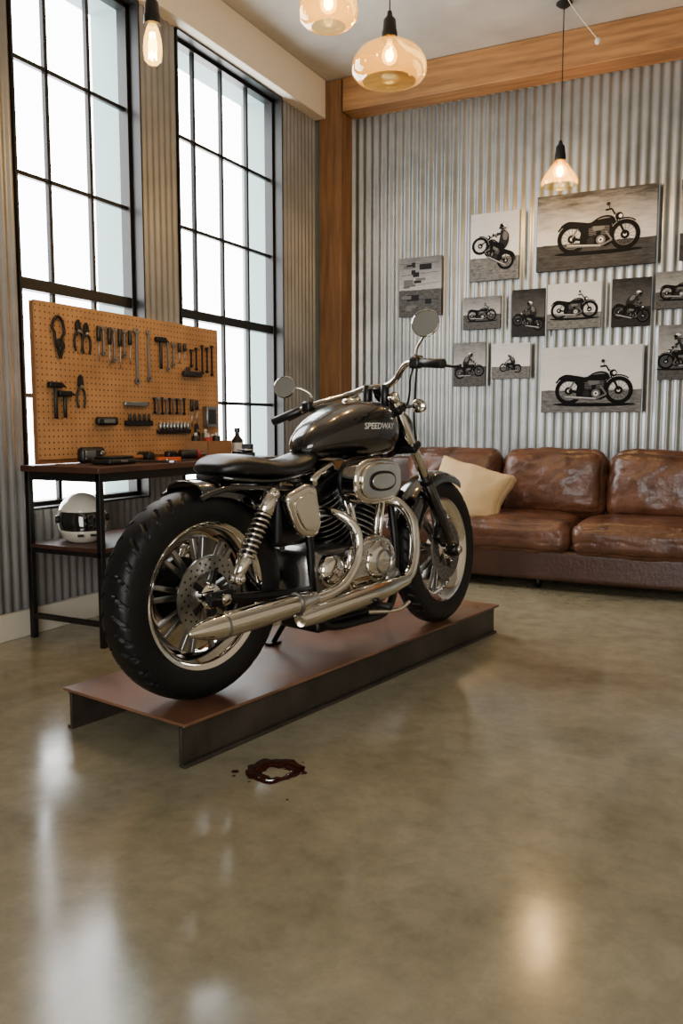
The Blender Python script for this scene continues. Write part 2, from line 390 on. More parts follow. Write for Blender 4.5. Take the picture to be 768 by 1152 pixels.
# ------------------------------------------------------------------ motorcycle
MZ=math.radians(90-13)
mc=G("motorcycle",(-1.665,2.215,PT),MZ)
def wheel(pre,cx,R,hw,rimr,nsp,grooves,disc_r,discy):
    o=(cx,0,R);ax=(0,1,0)
    prof=[];N=36
    for i in range(N+1):
        t=-1+2*i/N
        k=abs(t)
        if k<.62: r=R-.030*(k/.62)**2.2; yy=hw*.93*(math.sin(t/.62*PI/2*.9)/math.sin(PI/2*.9))
        else:
            q=(k-.62)/.38;r=(R-.030)-(R-.030-rimr+.006)*q;yy=math.copysign(hw*(.93+.09*math.sin(q*PI)*1.0-.22*q*q),t)
        prof.append((r,yy))
    def fn(a,j,r,h):
        t=-1+2*j/N;k=abs(t)
        if k>.70: return 0
        ph=(a*grooves/(2*PI)+k*1.5)%1.0
        g=0
        if ph<.11 and .12<k<.60: g=-.006
        if abs(k-.20)<.022: g=-.006
        ph2=(a*grooves/(2*PI)+.5+k*.8)%1.0
        if ph2<.09 and .36<k<.60: g=-.005
        return g
    lathe(pre+"_tyre",prof,rubber,mc,o,ax,seg=grooves*12,fn=fn,angle=30)
    w=hw*.72
    lathe(pre+"_rim",[(rimr-.004,-w-.004),(rimr+.006,-w-.006),(rimr+.008,-w+.002),(rimr-.012,-w+.012),(rimr-.030,-w+.022),(rimr-.040,-w*.3),(rimr-.040,w*.3),(rimr-.030,w-.022),(rimr-.012,w-.012),(rimr+.008,w-.002),(rimr+.006,w+.006),(rimr-.004,w+.004),(rimr-.018,w-.004),(rimr-.046,w-.03),(rimr-.050,0),(rimr-.046,-w+.03),(rimr-.018,-w+.004)],chrome,mc,o,ax,seg=72,closed=True,angle=35)
    V=[];F=[]
    for i in range(nsp):
        a=2*PI*i/nsp+.2
        for s in(-1,1):
            rin,rout=.045,rimr-.044
            a1=a+s*.05;a2=a+s*.115
            p0=Vector((math.cos(a1)*rin,-.018,math.sin(a1)*rin));p1=Vector((math.cos(a2)*rout,-.010,math.sin(a2)*rout))
            t=(p1-p0).normalized();nrm=t.cross(Vector((0,1,0))).normalized();b=len(V)
            for p,wd in((p0,.010),(p1,.0075)):
                for sx,sy in((-1,-1),(1,-1),(1,1),(-1,1)):
                    V.append(Vector(o)+p+nrm*wd*sx+Vector((0,.011*sy,0)))
            F+=[(b,b+1,b+2,b+3),(b+4,b+5,b+6,b+7)]+[(b+k,b+(k+1)%4,b+4+(k+1)%4,b+4+k) for k in range(4)]
    mk(pre+"_spokes",V,F,alu,mc,bevel=.003,bseg=2)
    lathe(pre+"_hub",[(0,-w-.01),(.022,-w-.01),(.026,-w-.004),(.05,-w+.02),(.055,-.02),(.055,.02),(.05,w-.02),(.026,w),(0,w)],alu,mc,o,ax,seg=32)
    lathe(pre+"_brake_disc",[(disc_r*.62,discy-.003),(disc_r,discy-.003),(disc_r,discy+.003),(disc_r*.62,discy+.003)],steel,mc,o,ax,seg=64,closed=True)
    V=[];F=[]
    for ring,nn in((.70,18),(.80,18),(.90,18)):
        for i in range(nn):
            a=2*PI*(i+ring*5)/nn;c=Vector(o)+Vector((math.cos(a)*disc_r*ring,discy-.0038,math.sin(a)*disc_r*ring));b=len(V)
            for k in range(8): V.append(c+Vector((math.cos(k*PI/4)*.0042,0,math.sin(k*PI/4)*.0042)))
            F.append(tuple(range(b,b+8)))
    mk(pre+"_disc_holes",V,F,blackm,mc,smooth=False)
    B=[]
    for i in range(5):
        a=2*PI*i/5
        B.append(((o[0]+math.cos(a)*disc_r*.5,discy,o[2]+math.sin(a)*disc_r*.5),(disc_r*.42,.006,.022),(0,-a,0)))
    multi(pre+"_disc_carrier",B,blackm,mc,bevel=.002)
    lathe(pre+"_disc_hub",[(0,discy-.012),(.03,discy-.012),(.042,discy-.006),(.045,discy+.01),(0,discy+.01)],chrome,mc,o,ax,seg=32)
    for i in range(5):
        a=2*PI*i/5+.3
        cyl(pre+"_disc_bolt",(o[0]+math.cos(a)*.032,discy-.018,o[2]+math.sin(a)*.032),(o[0]+math.cos(a)*.032,discy-.008,o[2]+math.sin(a)*.032),.006,chrome,mc,seg=6)
RW_,FW_=.348,.335;FX=1.42
wheel("rear_wheel",0,RW_,.070,.238,9,36,.135,-.062)
wheel("front_wheel",FX,FW_,.052,.232,9,40,.135,-.056)
def fender(nm,cx,cz,R,hw,a0,a1,m):
    prof=[(R-.045,-hw-.004),(R-.02,-hw),(R-.004,-hw*.82),(R+.006,-hw*.45),(R+.009,0),(R+.006,hw*.45),(R-.004,hw*.82),(R-.02,hw),(R-.045,hw+.004)]
    V=[];F=[];n=len(prof);S=40
    for i in range(S+1):
        a=a0+(a1-a0)*i/S
        for r,h in prof: V.append((cx+math.cos(a)*r,h,cz+math.sin(a)*r))
    for i in range(S):
        for j in range(n-1): F.append((i*n+j,i*n+j+1,(i+1)*n+j+1,(i+1)*n+j))
    o=mk(nm,V,F,m,mc,angle=80);s=o.modifiers.new("s","SOLIDIFY");s.thickness=.005;s.offset=0
    b=o.modifiers.new("b","BEVEL");b.width=.002;b.segments=2;b.limit_method='ANGLE'
fender("rear_fender",0,RW_,.370,.086,math.radians(20),math.radians(98),blackp)
fender("front_fender",FX,FW_,.352,.068,math.radians(62),math.radians(158),blackp)
for s in(-1,1):
    tube("rear_fender_strut",[(-.06,s*.094,.672),(.05,s*.106,.70),(.22,s*.120,.69),(.42,s*.11,.66)],.010,blackp,mc)
for s in(-1,1):
    tube("frame_rail",[(.38,s*.10,.70),(.42,s*.12,.50),(.44,s*.12,.30),(.50,s*.12,.17),(.70,s*.12,.145),(.92,s*.11,.17),(.98,s*.09,.40),(.97,s*.05,.70),(.96,s*.03,.86)],.016,blackm,mc)
    tube("swingarm",[(.42,s*.12,.31),(.25,s*.125,.32),(.05,s*.115,.34),(-.05,s*.115,.35)],.018,blackm,mc)
tube("frame_backbone",[(.30,0,.68),(.55,0,.78),(.80,0,.86),(.99,0,.90)],.022,blackm,mc)
cyl("rear_axle",(0,-.14,RW_),(0,.14,RW_),.014,chrome,mc)
cyl("rear_axle_nut",(0,-.150,RW_),(0,-.13,RW_),.020,chrome,mc,seg=6)
box("rear_brake_caliper",(.12,-.078,.30),(.09,.055,.07),blackm,mc,bevel=.012,rot=(0,.4,0),bseg=3)
box("axle_plate",(0,-.118,RW_),(.10,.014,.05),blackm,mc,bevel=.006)
box("belt_guard",(.2,.112,.36),(.40,.02,.06),blackm,mc,bevel=.008)
lathe("drive_pulley",[(.03,.078),(.11,.078),(.115,.083),(.115,.108),(.11,.113),(.03,.113)],blackm,mc,(0,0,RW_),(0,1,0),closed=True)
for s in(-1,1):
    T=Vector((.205,s*.145,.675));Bq=Vector((.045,s*.145,.41));D=Bq-T
    cyl("shock_rod",T,Bq,.012,chrome,mc)
    cyl("shock_upper_cup",T+D*.02,T+D*.24,.028,chrome,mc,r1=.031)
    cyl("shock_lower_body",T+D*.74,T+D*.98,.024,chrome,mc,r1=.020)
    cyl("shock_inner_body",T+D*.22,T+D*.8,.018,blackm,mc)
    ax,u,v=basis(D);pts=[]
    for i in range(9*14+1):
        a=2*PI*i/14;t=.23+.54*i/(9*14);pts.append(T+D*t+(u*math.cos(a)+v*math.sin(a))*.026)
    tube("shock_spring",pts,.0052,chrome,mc,seg=8,smoothpath=False)
    for P in(T,Bq):
        cyl("shock_eye",P+Vector((0,-.02,0)),P+Vector((0,.02,0)),.021,chrome,mc)
        cyl("shock_bolt",P+Vector((0,s*.018,0)),P+Vector((0,s*.032,0)),.012,chrome,mc,seg=6)
loft("seat",[(.045,.748,.756,.03,2.2),(.06,.738,.780,.080,2.4),(.12,.726,.806,.120,2.6),(.21,.718,.802,.126,2.6),(.31,.714,.784,.112,2.6),(.41,.718,.784,.094,2.5),(.49,.74,.802,.086,2.4),(.535,.765,.815,.060,2.2),(.55,.785,.802,.02,2)],seatl,mc,seg=40)
loft("seat_pan",[(.06,.72,.745,.07,3),(.12,.708,.74,.110,3),(.30,.70,.73,.106,3),(.50,.725,.76,.08,3)],blackp,mc,seg=32)
tank=loft("fuel_tank",[(.485,.80,.83,.025,2.2),(.51,.785,.865,.062,2.3),(.57,.775,.915,.098,2.35),(.66,.768,.962,.130,2.4),(.77,.765,.995,.146,2.4),(.87,.768,1.002,.146,2.4),(.945,.775,.990,.128,2.4),(.99,.80,.965,.095,2.3),(1.012,.85,.92,.05,2.1)],tankp,mc,seg=56,n=8)
lathe("fuel_cap",[(0,.012),(.022,.012),(.030,.008),(.034,0),(.034,-.01)],chrome,mc,(.80,0,.997),(0,0,1))
lathe("fuel_gauge_cap",[(0,.010),(.012,.010),(.018,.005),(.018,-.01)],chrome,mc,(.88,.06,.985),(0,0,1))
cu=bpy.data.curves.new("txt",'FONT');cu.body="SPEEDWAY";cu.size=.032;cu.shear=.3;cu.align_x='CENTER';cu.align_y='CENTER';cu.offset=.0008
to=bpy.data.objects.new("txt",cu);bpy.context.collection.objects.link(to)
bpy.context.view_layer.update()
dg=bpy.context.evaluated_depsgraph_get();me=bpy.data.meshes.new_from_object(to.evaluated_get(dg))
bm=bmesh.new();bm.from_mesh(me);bmesh.ops.triangulate(bm,faces=bm.faces);bmesh.ops.subdivide_edges(bm,edges=[e for e in bm.edges if e.calc_length()>.01],cuts=1);
for v in bm.verts: v.co=Vector((.80+v.co.x*1.1,-.20,.900+v.co.y))
bm.to_mesh(me);bm.free();bpy.data.objects.remove(to)
me.materials.append(white_dec);lo=bpy.data.objects.new("tank_lettering",me);bpy.context.collection.objects.link(lo);lo.parent=mc
sw=lo.modifiers.new("sw","SHRINKWRAP");sw.target=tank;sw.wrap_method='PROJECT';sw.use_project_y=True;sw.use_project_x=False;sw.use_project_z=False;sw.use_negative_direction=True;sw.use_positive_direction=True;sw.offset=.0015
for s in(-1,1):
    ext("side_cover",[(.245,.665),(.36,.705),(.405,.69),(.43,.545),(.40,.51),(.33,.515),(.29,.56)],s*.135,s*.178,chrome,mc,bevel=.014,rad=.03)
    ext("side_cover_trim",[(.275,.645),(.355,.675),(.385,.665),(.402,.56),(.385,.535),(.34,.54),(.31,.575)],s*.178,s*.184,chrome,mc,bevel=.003,rad=.02)
box("battery_tray",(.34,0,.58),(.16,.24,.20),blackm,mc,bevel=.02)
loft("crankcase",[(.40,.26,.42,.09,3),(.44,.20,.46,.135,4),(.60,.165,.46,.145,4),(.80,.165,.45,.145,4),(.93,.20,.42,.125,3.5),(.98,.26,.36,.08,3)],alu,mc,seg=40)
def finned(nm,B,T,r):
    B=Vector(B);T=Vector(T);D=T-B;L=D.length;prof=[(0,0)];N=12
    for i in range(N):
        h=L*i/N;rr=r*(1 if i<N*.62 else 1.10)
        prof+=[(r*.74,h),(r*.74,h+L/N*.45),(rr,h+L/N*.52),(rr,h+L/N*.86),(r*.74,h+L/N*.93)]
    prof+=[(0,L)]
    lathe(nm+"_barrel",prof,finm,mc,B,D,seg=40,angle=25)
    ax=D.normalized()
    for i in range(N):
        h=L*(i+.69)/N;rr=r*(1 if i<N*.62 else 1.10)
        lathe(nm+"_fin_edge",[(rr-.001,-L/N*.12+h),(rr+.0015,-L/N*.10+h),(rr+.0015,L/N*.10+h),(rr-.001,L/N*.12+h)],steel,mc,B,D,seg=40)
    ang=math.atan2(D.x,D.z)
    c=T+ax*.025
    box(nm+"_head",tuple(c),(.165,.20,.07),finm,mc,bevel=.02,rot=(0,ang,0),bseg=4)
    c=T+ax*.075
    box(nm+"_rocker_cover",tuple(c),(.15,.185,.055),chrome,mc,bevel=.022,rot=(0,ang,0),bseg=5)
    for s in(-1,1):
        c=T+ax*.085+Vector((0,s*.094,0))
        cyl(nm+"_rocker_bolt",c,c+Vector((0,s*.008,0)),.008,chrome,mc,seg=6)
finned("rear_cylinder",(.69,0,.42),(.575,0,.655),.085)
finned("front_cylinder",(.78,0,.42),(.895,0,.655),.085)
for x0,x1 in((.68,.62),(.71,.65),(.79,.85),(.82,.88)):
    cyl("pushrod_tube",(x0,-.125,.42),(x1,-.110,.66),.009,chrome,mc)
    cyl("pushrod_base",(x0,-.125,.42),(x0+(x1-x0)*.18,-.122,.463),.015,chrome,mc)
ext("cam_cover",[(.58,.45),(.70,.49),(.83,.47),(.88,.38),(.83,.26),(.70,.21),(.60,.26),(.57,.36)],-.135,-.185,chrome,mc,bevel=.018,rad=.05)
lathe("timing_cover",[(0,.030),(.03,.030),(.055,.024),(.074,.012),(.082,0),(.082,-.02)],chrome,mc,(.745,-.185,.385),(0,-1,0))
lathe("timing_cover_ring",[(.040,.029),(.043,.034),(.047,.034),(.050,.025)],steel,mc,(.745,-.185,.385),(0,-1,0))
lathe("points_cover",[(0,.018),(.03,.018),(.045,.010),(.05,0),(.05,-.02)],steel,mc,(.84,-.18,.30),(0,-1,0))
lathe("gearbox_cover",[(0,.025),(.035,.025),(.058,.014),(.066,0),(.066,-.03)],chrome,mc,(.51,-.15,.37),(0,-1,0))
lathe("sprocket_cover_bolt",[(0,.012),(.012,.012),(.016,0)],chrome,mc,(.51,-.175,.37),(0,-1,0))
for i in range(7):
    a=2*PI*i/7;cyl("cover_bolt",(.745+.072*math.cos(a),-.18,.385+.072*math.sin(a)),(.745+.072*math.cos(a),-.203,.385+.072*math.sin(a)),.006,steel,mc,seg=6)
ext("primary_cover",[(.42,.36),(.50,.44),(.80,.46),(.93,.40),(.93,.26),(.82,.19),(.52,.19),(.43,.26)],.14,.20,chrome,mc,bevel=.02,rad=.06)
cyl("oil_filter",(.96,0,.22),(1.05,0,.22),.04,blackm,mc)
box("engine_lower_sump",(.70,0,.155),(.42,.20,.05),blackm,mc,bevel=.015)
def oval(cx,cz,a,b,n=40,e=2.6):
    return [(cx+a*math.copysign(abs(math.cos(t))**(2/e),math.cos(t)),cz+b*math.copysign(abs(math.sin(t))**(2/e),math.sin(t))) for t in [2*PI*i/n for i in range(n)]]
AX,AZ=.692,.698
ext("air_cleaner_body",oval(AX,AZ,.142,.086),-.15,-.232,chrome,mc,bevel=.014)
ext("air_cleaner_backplate",oval(AX,AZ,.147,.091),-.145,-.16,blackm,mc,bevel=.003)
ext("air_cleaner_face",oval(AX,AZ,.120,.068),-.232,-.244,chrome,mc,bevel=.010)
ext("air_cleaner_ring",oval(AX,AZ,.078,.038,e=2.3),-.244,-.2475,blackm,mc,bevel=.001)
ext("air_cleaner_insert",oval(AX,AZ,.068,.029,e=2.3),-.2475,-.252,chrome,mc,bevel=.003)
box("carburettor",(.745,-.10,.68),(.09,.10,.09),blackm,mc,bevel=.02)
lathe("horn_cover",[(0,.02),(.03,.018),(.045,.008),(.05,0),(.05,-.02)],chrome,mc,(.745,.17,.62),(0,1,0))
tube("front_exhaust_pipe",[(.93,-.06,.60),(.975,-.11,.585),(.985,-.17,.52),(.96,-.205,.42),(.91,-.225,.335),(.84,-.235,.30),(.76,-.238,.29)],.0215,chrome,mc,seg=20,n=10)
tube("lower_muffler",[(.86,-.236,.302),(.80,-.238,.295),(.70,-.24,.286),(.45,-.24,.268),(.30,-.24,.258),(.24,-.24,.254)],0,chrome,mc,seg=28,n=8,rs=[.0225,.028,.034,.036,.034,.026])
tube("rear_exhaust_pipe",[(.535,-.06,.58),(.535,-.13,.585),(.56,-.185,.56),(.585,-.21,.50),(.565,-.225,.42),(.50,-.230,.35),(.42,-.230,.318),(.32,-.230,.308)],.0190,chrome,mc,seg=20,n=10)
tube("upper_muffler",[(.33,-.23,.312),(.28,-.23,.310),(.20,-.232,.306),(-.03,-.235,.297),(-.12,-.235,.295),(-.18,-.235,.294),(-.225,-.235,.293),(-.235,-.235,.292)],0,chrome,mc,seg=32,n=8,rs=[.0215,.030,.037,.040,.039,.029,.012,.004])
for x in(-.10,.23): lathe("muffler_band",[(.0395 if x<0 else .034,-.006),(.043 if x<0 else .040,-.004),(.043 if x<0 else .040,.004),(.0395 if x<0 else .037,.006)],steel,mc,(x,-.234,.298+x*.04),(1,0,.04),seg=32)
for s in(-1,1):
    cyl("footpeg",(.66,s*.19,.235),(.66,s*.31,.235),.014,blackpl,mc)
    cyl("footpeg_bracket",(.66,s*.12,.22),(.66,s*.20,.235),.011,chrome,mc)
tube("brake_pedal",[(.66,-.20,.20),(.80,-.235,.19),(.86,-.25,.215)],.008,chrome,mc)
tube("side_stand",[(.60,.12,.17),(.62,.20,.10),(.63,.27,.012)],.011,blackm,mc)
box("side_stand_foot",(.63,.275,.006),(.07,.035,.012),blackm,mc,bevel=.004)
TX=.965
for s in(-1,1):
    Tp=Vector((TX,s*.092,1.0));Ax=Vector((FX,s*.092,FW_));D=Ax-Tp
    cyl("fork_stanchion",Tp,Tp+D*.62,.0205,chrome,mc)
    cyl("fork_slider",Tp+D*.50,Ax+D*.03,.028,blackp,mc,r1=.025)
    cyl("fork_seal_collar",Tp+D*.49,Tp+D*.53,.031,blackm,mc)
    cyl("fork_top_cap",Tp-D*.03,Tp+D*.01,.024,chrome,mc)
    cyl("front_axle_clamp",Ax+Vector((0,-.028,0)),Ax+Vector((0,.028,0)),.030,blackm,mc)
    cyl("fork_axle_cap",Ax+Vector((0,s*.026,0)),Ax+Vector((0,s*.040,0)),.018,chrome,mc)
D=(Vector((FX,0,FW_))-Vector((TX,0,1.0))).normalized();fa=math.atan2(-D.x,-D.z)
for t,nm in((.045,"fork_upper_clamp"),(.235,"fork_lower_clamp")):
    c=Vector((TX,0,1.0))+D*t-Vector((.01,0,.0))
    box(nm,tuple(c),(.065,.25,.032),blackm,mc,bevel=.012,rot=(0,fa,0),bseg=3)
cyl("steering_neck",Vector((.935,0,.98)),Vector((.935,0,.98))+D*.24,.032,blackm,mc)
box("front_brake_caliper",(1.34,-.074,.42),(.075,.045,.09),blackm,mc,bevel=.014,rot=(0,.5,0),bseg=3)
cyl("front_axle",(FX,-.125,FW_),(FX,.125,FW_),.012,chrome,mc)
lathe("headlight_shell",[(0,-.10),(.03,-.097),(.055,-.075),(.068,-.04),(.072,0),(.076,.004),(.076,.014),(.068,.016)],blackp,mc,(1.12,0,.89),(1,0,-.05))
lathe("headlight_lens",[(.068,.012),(.05,.02),(0,.026)],mat("headlight_lens",rgb(230,232,235),.08,.6),mc,(1.12,0,.89),(1,0,-.05))
tube("headlight_bracket",[(1.02,0,.93),(1.07,0,.965),(1.12,0,.955)],.010,blackm,mc)
for s in(-1,1):
    c=Vector((1.035,s*.17,.97))
    lathe("turn_signal",[(0,-.035),(.014,-.03),(.026,-.012),(.029,.008),(.029,.016),(.02,.022),(0,.024)],chrome,mc,c,(-1,0,.05),seg=24)
    tube("turn_signal_stem",[c,c-Vector((.02,s*.05,.0)),Vector((1.00,s*.09,.955))],.007,blackm,mc)
piv=Vector((.935,0,.98));RM=Matrix.Rotation(math.radians(7),3,-D)
for o in [c for c in mc.children if c.name.startswith(("front_wheel","front_fender","fork_","front_axle","front_brake","headlight","turn_signal"))]:
    for v in o.data.vertices: v.co=piv+RM@(v.co-piv)
tube("handlebar",[(.82,.43,.925),(.86,.33,.965),(.90,.26,.995),(.955,.14,1.03),(.965,.06,1.055),(.965,0,1.06),(.965,-.06,1.065),(.955,-.11,1.09),(.925,-.165,1.13),(.895,-.22,1.145),(.880,-.28,1.14),(.860,-.38,1.13)],.0125,chrome,mc,n=8)
for s in(-1,1): cyl("handlebar_riser",(.965,s*.045,.97),(.965,s*.045,1.068),.018,blackm,mc)
cyl("right_grip",(.877,-.285,1.140),(.853,-.40,1.130),.018,blackpl,mc)
cyl("left_grip",(.862,.325,.967),(.812,.445,.918),.018,blackpl,mc)
box("right_switch_housing",(.883,-.255,1.142),(.05,.045,.045),blackpl,mc,bevel=.01,rot=(0,0,.2))
box("left_switch_housing",(.878,.295,.982),(.05,.045,.045),blackpl,mc,bevel=.01)
cyl("brake_reservoir",(.92,-.235,1.14),(.92,-.235,1.172),.022,blackpl,mc)
tube("brake_lever",[(.905,-.25,1.145),(.93,-.30,1.14),(.925,-.39,1.125),(.915,-.435,1.125)],.006,blackpl,mc)
tube("clutch_lever",[(.905,.29,.985),(.92,.34,.965),(.895,.43,.925)],.006,blackpl,mc)
msil=mat("mirror_silver",rgb(205,208,210),.12,1.0)
def mirror(nm,c,r,stem,nrm):
    tube(nm+"_stem",stem,.0055,chrome,mc)
    lathe(nm+"_shell",[(0,.026),(r*.5,.022),(r*.85,.010),(r,-.002),(r*1.0,-.008)],blackm,mc,c,nrm,seg=36)
    lathe(nm+"_glass",[(0,-.006),(r*.93,-.006)],msil,mc,c,nrm,seg=36)
    lathe(nm+"_bezel",[(r*.92,-.006),(r*.95,-.010),(r*1.0,-.008)],chrome,mc,c,nrm,seg=36)
mirror("right_mirror",(.845,-.325,1.28),.054,[(.89,-.24,1.15),(.885,-.26,1.20),(.875,-.30,1.245),(.86,-.32,1.27)],(.93,.30,-.28))
mirror("left_mirror",(.80,.36,1.062),.048,[(.885,.28,.99),(.875,.28,1.03),(.85,.31,1.055),(.82,.34,1.062)],(.86,.42,-.30))
lathe("speedometer",[(0,.03),(.024,.03),(.030,.026),(.033,.01),(.030,-.02),(.018,-.035),(0,-.035)],blackp,mc,(1.0,0,1.035),(-.5,0,.85),seg=32)
lathe("speedometer_face",[(0,.0315),(.024,.0315)],chrome,mc,(1.0,0,1.035),(-.5,0,.85),seg=32)
tube("throttle_cable",[(.89,-.24,1.13),(.98,-.16,1.09),(1.05,-.10,1.0),(1.02,-.06,.90),(.95,-.03,.80),(.80,-.06,.73)],.005,blackpl,mc,seg=8)
tube("clutch_cable",[(.89,.27,.975),(1.0,.16,1.0),(1.06,.08,.93),(1.02,.06,.80),(.99,.07,.5),(.94,.12,.30)],.005,blackpl,mc,seg=8)
tube("brake_hose",[(.92,-.235,1.14),(1.03,-.15,1.06),(1.10,-.10,.88),(1.2,-.07,.72),(1.29,-.075,.55),(1.33,-.075,.46)],.005,blackpl,mc,seg=8)
tube("ignition_lead",[(.62,-.08,.62),(.66,-.10,.58),(.74,-.08,.60),(.78,-.05,.74)],.005,blackpl,mc,seg=8)

# ------------------------------------------------------------------ sofa
sofa=G("leather_sofa",(-1.31,5.66,0))
ox,oy=-1.31,5.74
def sc(x,y,z): return (x-ox,y-oy,z)
backb=[-2.39,-1.67,-.95,-.23];seatb=[-2.39,-1.78,-1.075,-.23]
cushion("base_panel",sc(-1.31,5.70,.165),(2.60,.76,.20),.03,leather_d,sofa,wr=.002)
multi("seat_deck",[(sc(-1.31,5.75,.29),(2.2,.62,.10))],leather_d,sofa)
cushion("back_frame",sc(-1.31,6.07,.45),(2.6,.12,.72),.04,leather_d,sofa,wr=.003)
for i in range(3):
    x=(seatb[i]+seatb[i+1])/2;w_=seatb[i+1]-seatb[i]
    cushion("seat_cushion",sc(x,5.635,.340),(w_-.004,.70,.20),.070,leather,sofa,puff=(0,.014,.036),wr=.007,wsc=6,seed=i*7,crease=.006,n=38)
    x=(backb[i]+backb[i+1])/2
    cushion("back_cushion",sc(x,5.90,.645),(.718,.24,.47),.100,leather,sofa,puff=(0,.06,.010),rot=(math.radians(-8),0,0),wr=.014,wsc=5,seed=i*3+40,crease=.010,n=40)
for x in(-2.51,-.11):
    cushion("armrest",sc(x,5.73,.35),(.25,.86,.54),.09,leather,sofa,puff=(.01,.01,.01),wr=.005,seed=x)
for x in(-2.5,-1.3,-.12):
    for y in(5.45,6.02): cyl("foot",sc(x,y,0),sc(x,y,.09),.025,blackm,sofa)
pil=G("throw_pillow",(-1.82,5.47,.595),math.radians(-8))
cushion("pillow_body",(0,0,0),(.58,.10,.42),.045,cream,pil,puff=(0,.075,0),rot=(math.radians(-30),math.radians(14),0),wr=.014,wsc=6,pinch=.10,n=30,crease=.008)

# ------------------------------------------------------------------ workbench
wbn=G("workbench",(-2.985,3.72,0))
BX0,BX1,BY0,BY1=-.235,.245,-.80,.80;BT=.855
box("bench_top",((BX0+BX1)/2,0,BT-.015),(BX1-BX0+.02,BY1-BY0+.03,.03),shelfw,wbn,bevel=.003)
B=[]
for x in(BX0+.014,BX1-.014):
    for y in(BY0+.014,BY1-.014): B.append(b2(x-.014,x+.014,y-.014,y+.014,0,BT-.03))
for x in(BX0+.014,BX1-.014):
    B.append(b2(x-.012,x+.012,BY0,BY1,BT-.07,BT-.03));
for y in(BY0+.014,BY1-.014):
    B.append(b2(BX0,BX1,y-.012,y+.012,BT-.07,BT-.03));B.append(b2(BX0,BX1,y-.011,y+.011,.10,.125));B.append(b2(BX0,BX1,y-.011,y+.011,.43,.452))
for x in(BX0+.014,BX1-.014): B.append(b2(x-.011,x+.011,BY0,BY1,.43,.452))
multi("metal_frame",B,frame_b,wbn,bevel=.002)
box("lower_shelf",((BX0+BX1)/2,0,.462),(BX1-BX0-.01,BY1-BY0-.01,.02),shelfw,wbn,bevel=.002)

hel=G("motorcycle_helmet",(-3.04,3.11,.473),math.radians(-38))
hw_=mat("helmet_white",rgb(218,212,194),.15,coat=1)
def helshape(name,m,rad,cond,par):
    V=[];F=[];n=64;k=44
    for j in range(k+1):
        ph=PI*j/k
        for i in range(n):
            th=2*PI*i/n
            x=math.sin(ph)*math.cos(th);y=math.sin(ph)*math.sin(th);z=math.cos(ph)
            rx=1.12 if x>0 else 1.05
            X=x*rx*rad;Y=y*.90*rad;Z=z*rad*(1.0 if z>0 else .98)
            if x>0 and z<0: X+=.018*min(1,-z*2)*x
            Z=max(Z,-rad*.80)
            V.append((X,Y,Z+.135*.80))
    for j in range(k):
        for i in range(n):
            th=2*PI*(i+.5)/n;ph=PI*(j+.5)/k
            if cond(math.sin(ph)*math.cos(th),math.sin(ph)*math.sin(th),math.cos(ph)):
                F.append((j*n+i,j*n+(i+1)%n,(j+1)*n+(i+1)%n,(j+1)*n+i))
    o=mk(name,V,F,m,par,angle=80);s=o.modifiers.new("s","SOLIDIFY");s.thickness=.004;s.offset=-1
    return o
vis=lambda x,y,z: x>.16 and -.34<z<.36
helshape("shell",hw_,.135,lambda x,y,z: not vis(x,y,z),hel)
helshape("visor",mat("visor_black",rgb(6,6,8),.06,coat=1),.131,lambda x,y,z: x>.06 and -.44<z<.46,hel)
helshape("lining",blackpl,.125,lambda x,y,z: z<.2 and x<.3,hel)
for s in(-1,1): cyl("visor_pivot",(.02,s*.112,.115),(.02,s*.128,.115),.02,blackpl,hel)
for i in(-1,1): box("chin_vent",(.158,i*.03,.045),(.012,.03,.012),blackpl,hel,bevel=.003)

# ------------------------------------------------------------------ pegboard + tools
peg=G("tool_pegboard",(-3.15,3.72,.858))
PB0,PB1=-.77,.72;PH=.785
box("board",(0,(PB0+PB1)/2,PH/2+.012),(.012,PB1-PB0,PH-.02),pegm,peg,bevel=.001)
multi("backing_frame",[b2(-.03,-.007,PB0,PB1,.0,.03),b2(-.03,-.007,PB0,PB1,PH-.03,PH),b2(-.03,-.007,PB0,PB0+.03,.03,PH-.03),b2(-.03,-.007,PB1-.03,PB1,.03,PH-.03)],woodh,peg)
def T(y,z): return (y-3.72,z-.858)
def hook(a,b): cyl("peg_hook",(.006,a,b),(.034,a,b+.004),.003,steel,peg,seg=8)
def shp(pts,nm,m,t=.010,x=.012,bev=.002): ext(nm,pts,x,x+t,m,peg,bevel=bev,plane='YZ')
def wrench(y,z,L,w=.016,m=steel):
    a,b=T(y,z);h=L/2
    pts=[(a-w*.3,b-h+w),(a-w*.3,b+h-w*1.4),(a-w,b+h-w*.6),(a-w*.8,b+h+w*.3),(a-w*.35,b+h+w*.2),(a-w*.3,b+h-w*.5),(a+w*.3,b+h-w*.5),(a+w*.35,b+h+w*.2),(a+w*.8,b+h+w*.3),(a+w,b+h-w*.6),(a+w*.3,b+h-w*1.4),(a+w*.3,b-h+w)]
    shp(pts,"wrench",m);hook(a,b+h-w)
    lathe("wrench_ring",[(w*.35,-.004),(w*.8,-.004),(w*.8,.005),(w*.35,.005)],m,peg,(.016,a,b-h+w*.3),(1,0,0),seg=20,closed=True)
def driver(y,z,L,m=blackpl):
    a,b=T(y,z);cyl("screwdriver_handle",(.022,a,b+L*.5),(.022,a,b+L*.08),.011,m,peg);cyl("screwdriver_shaft",(.022,a,b+L*.1),(.022,a,b-L*.5),.0035,steel,peg,seg=10);hook(a+.012,b+L*.08)
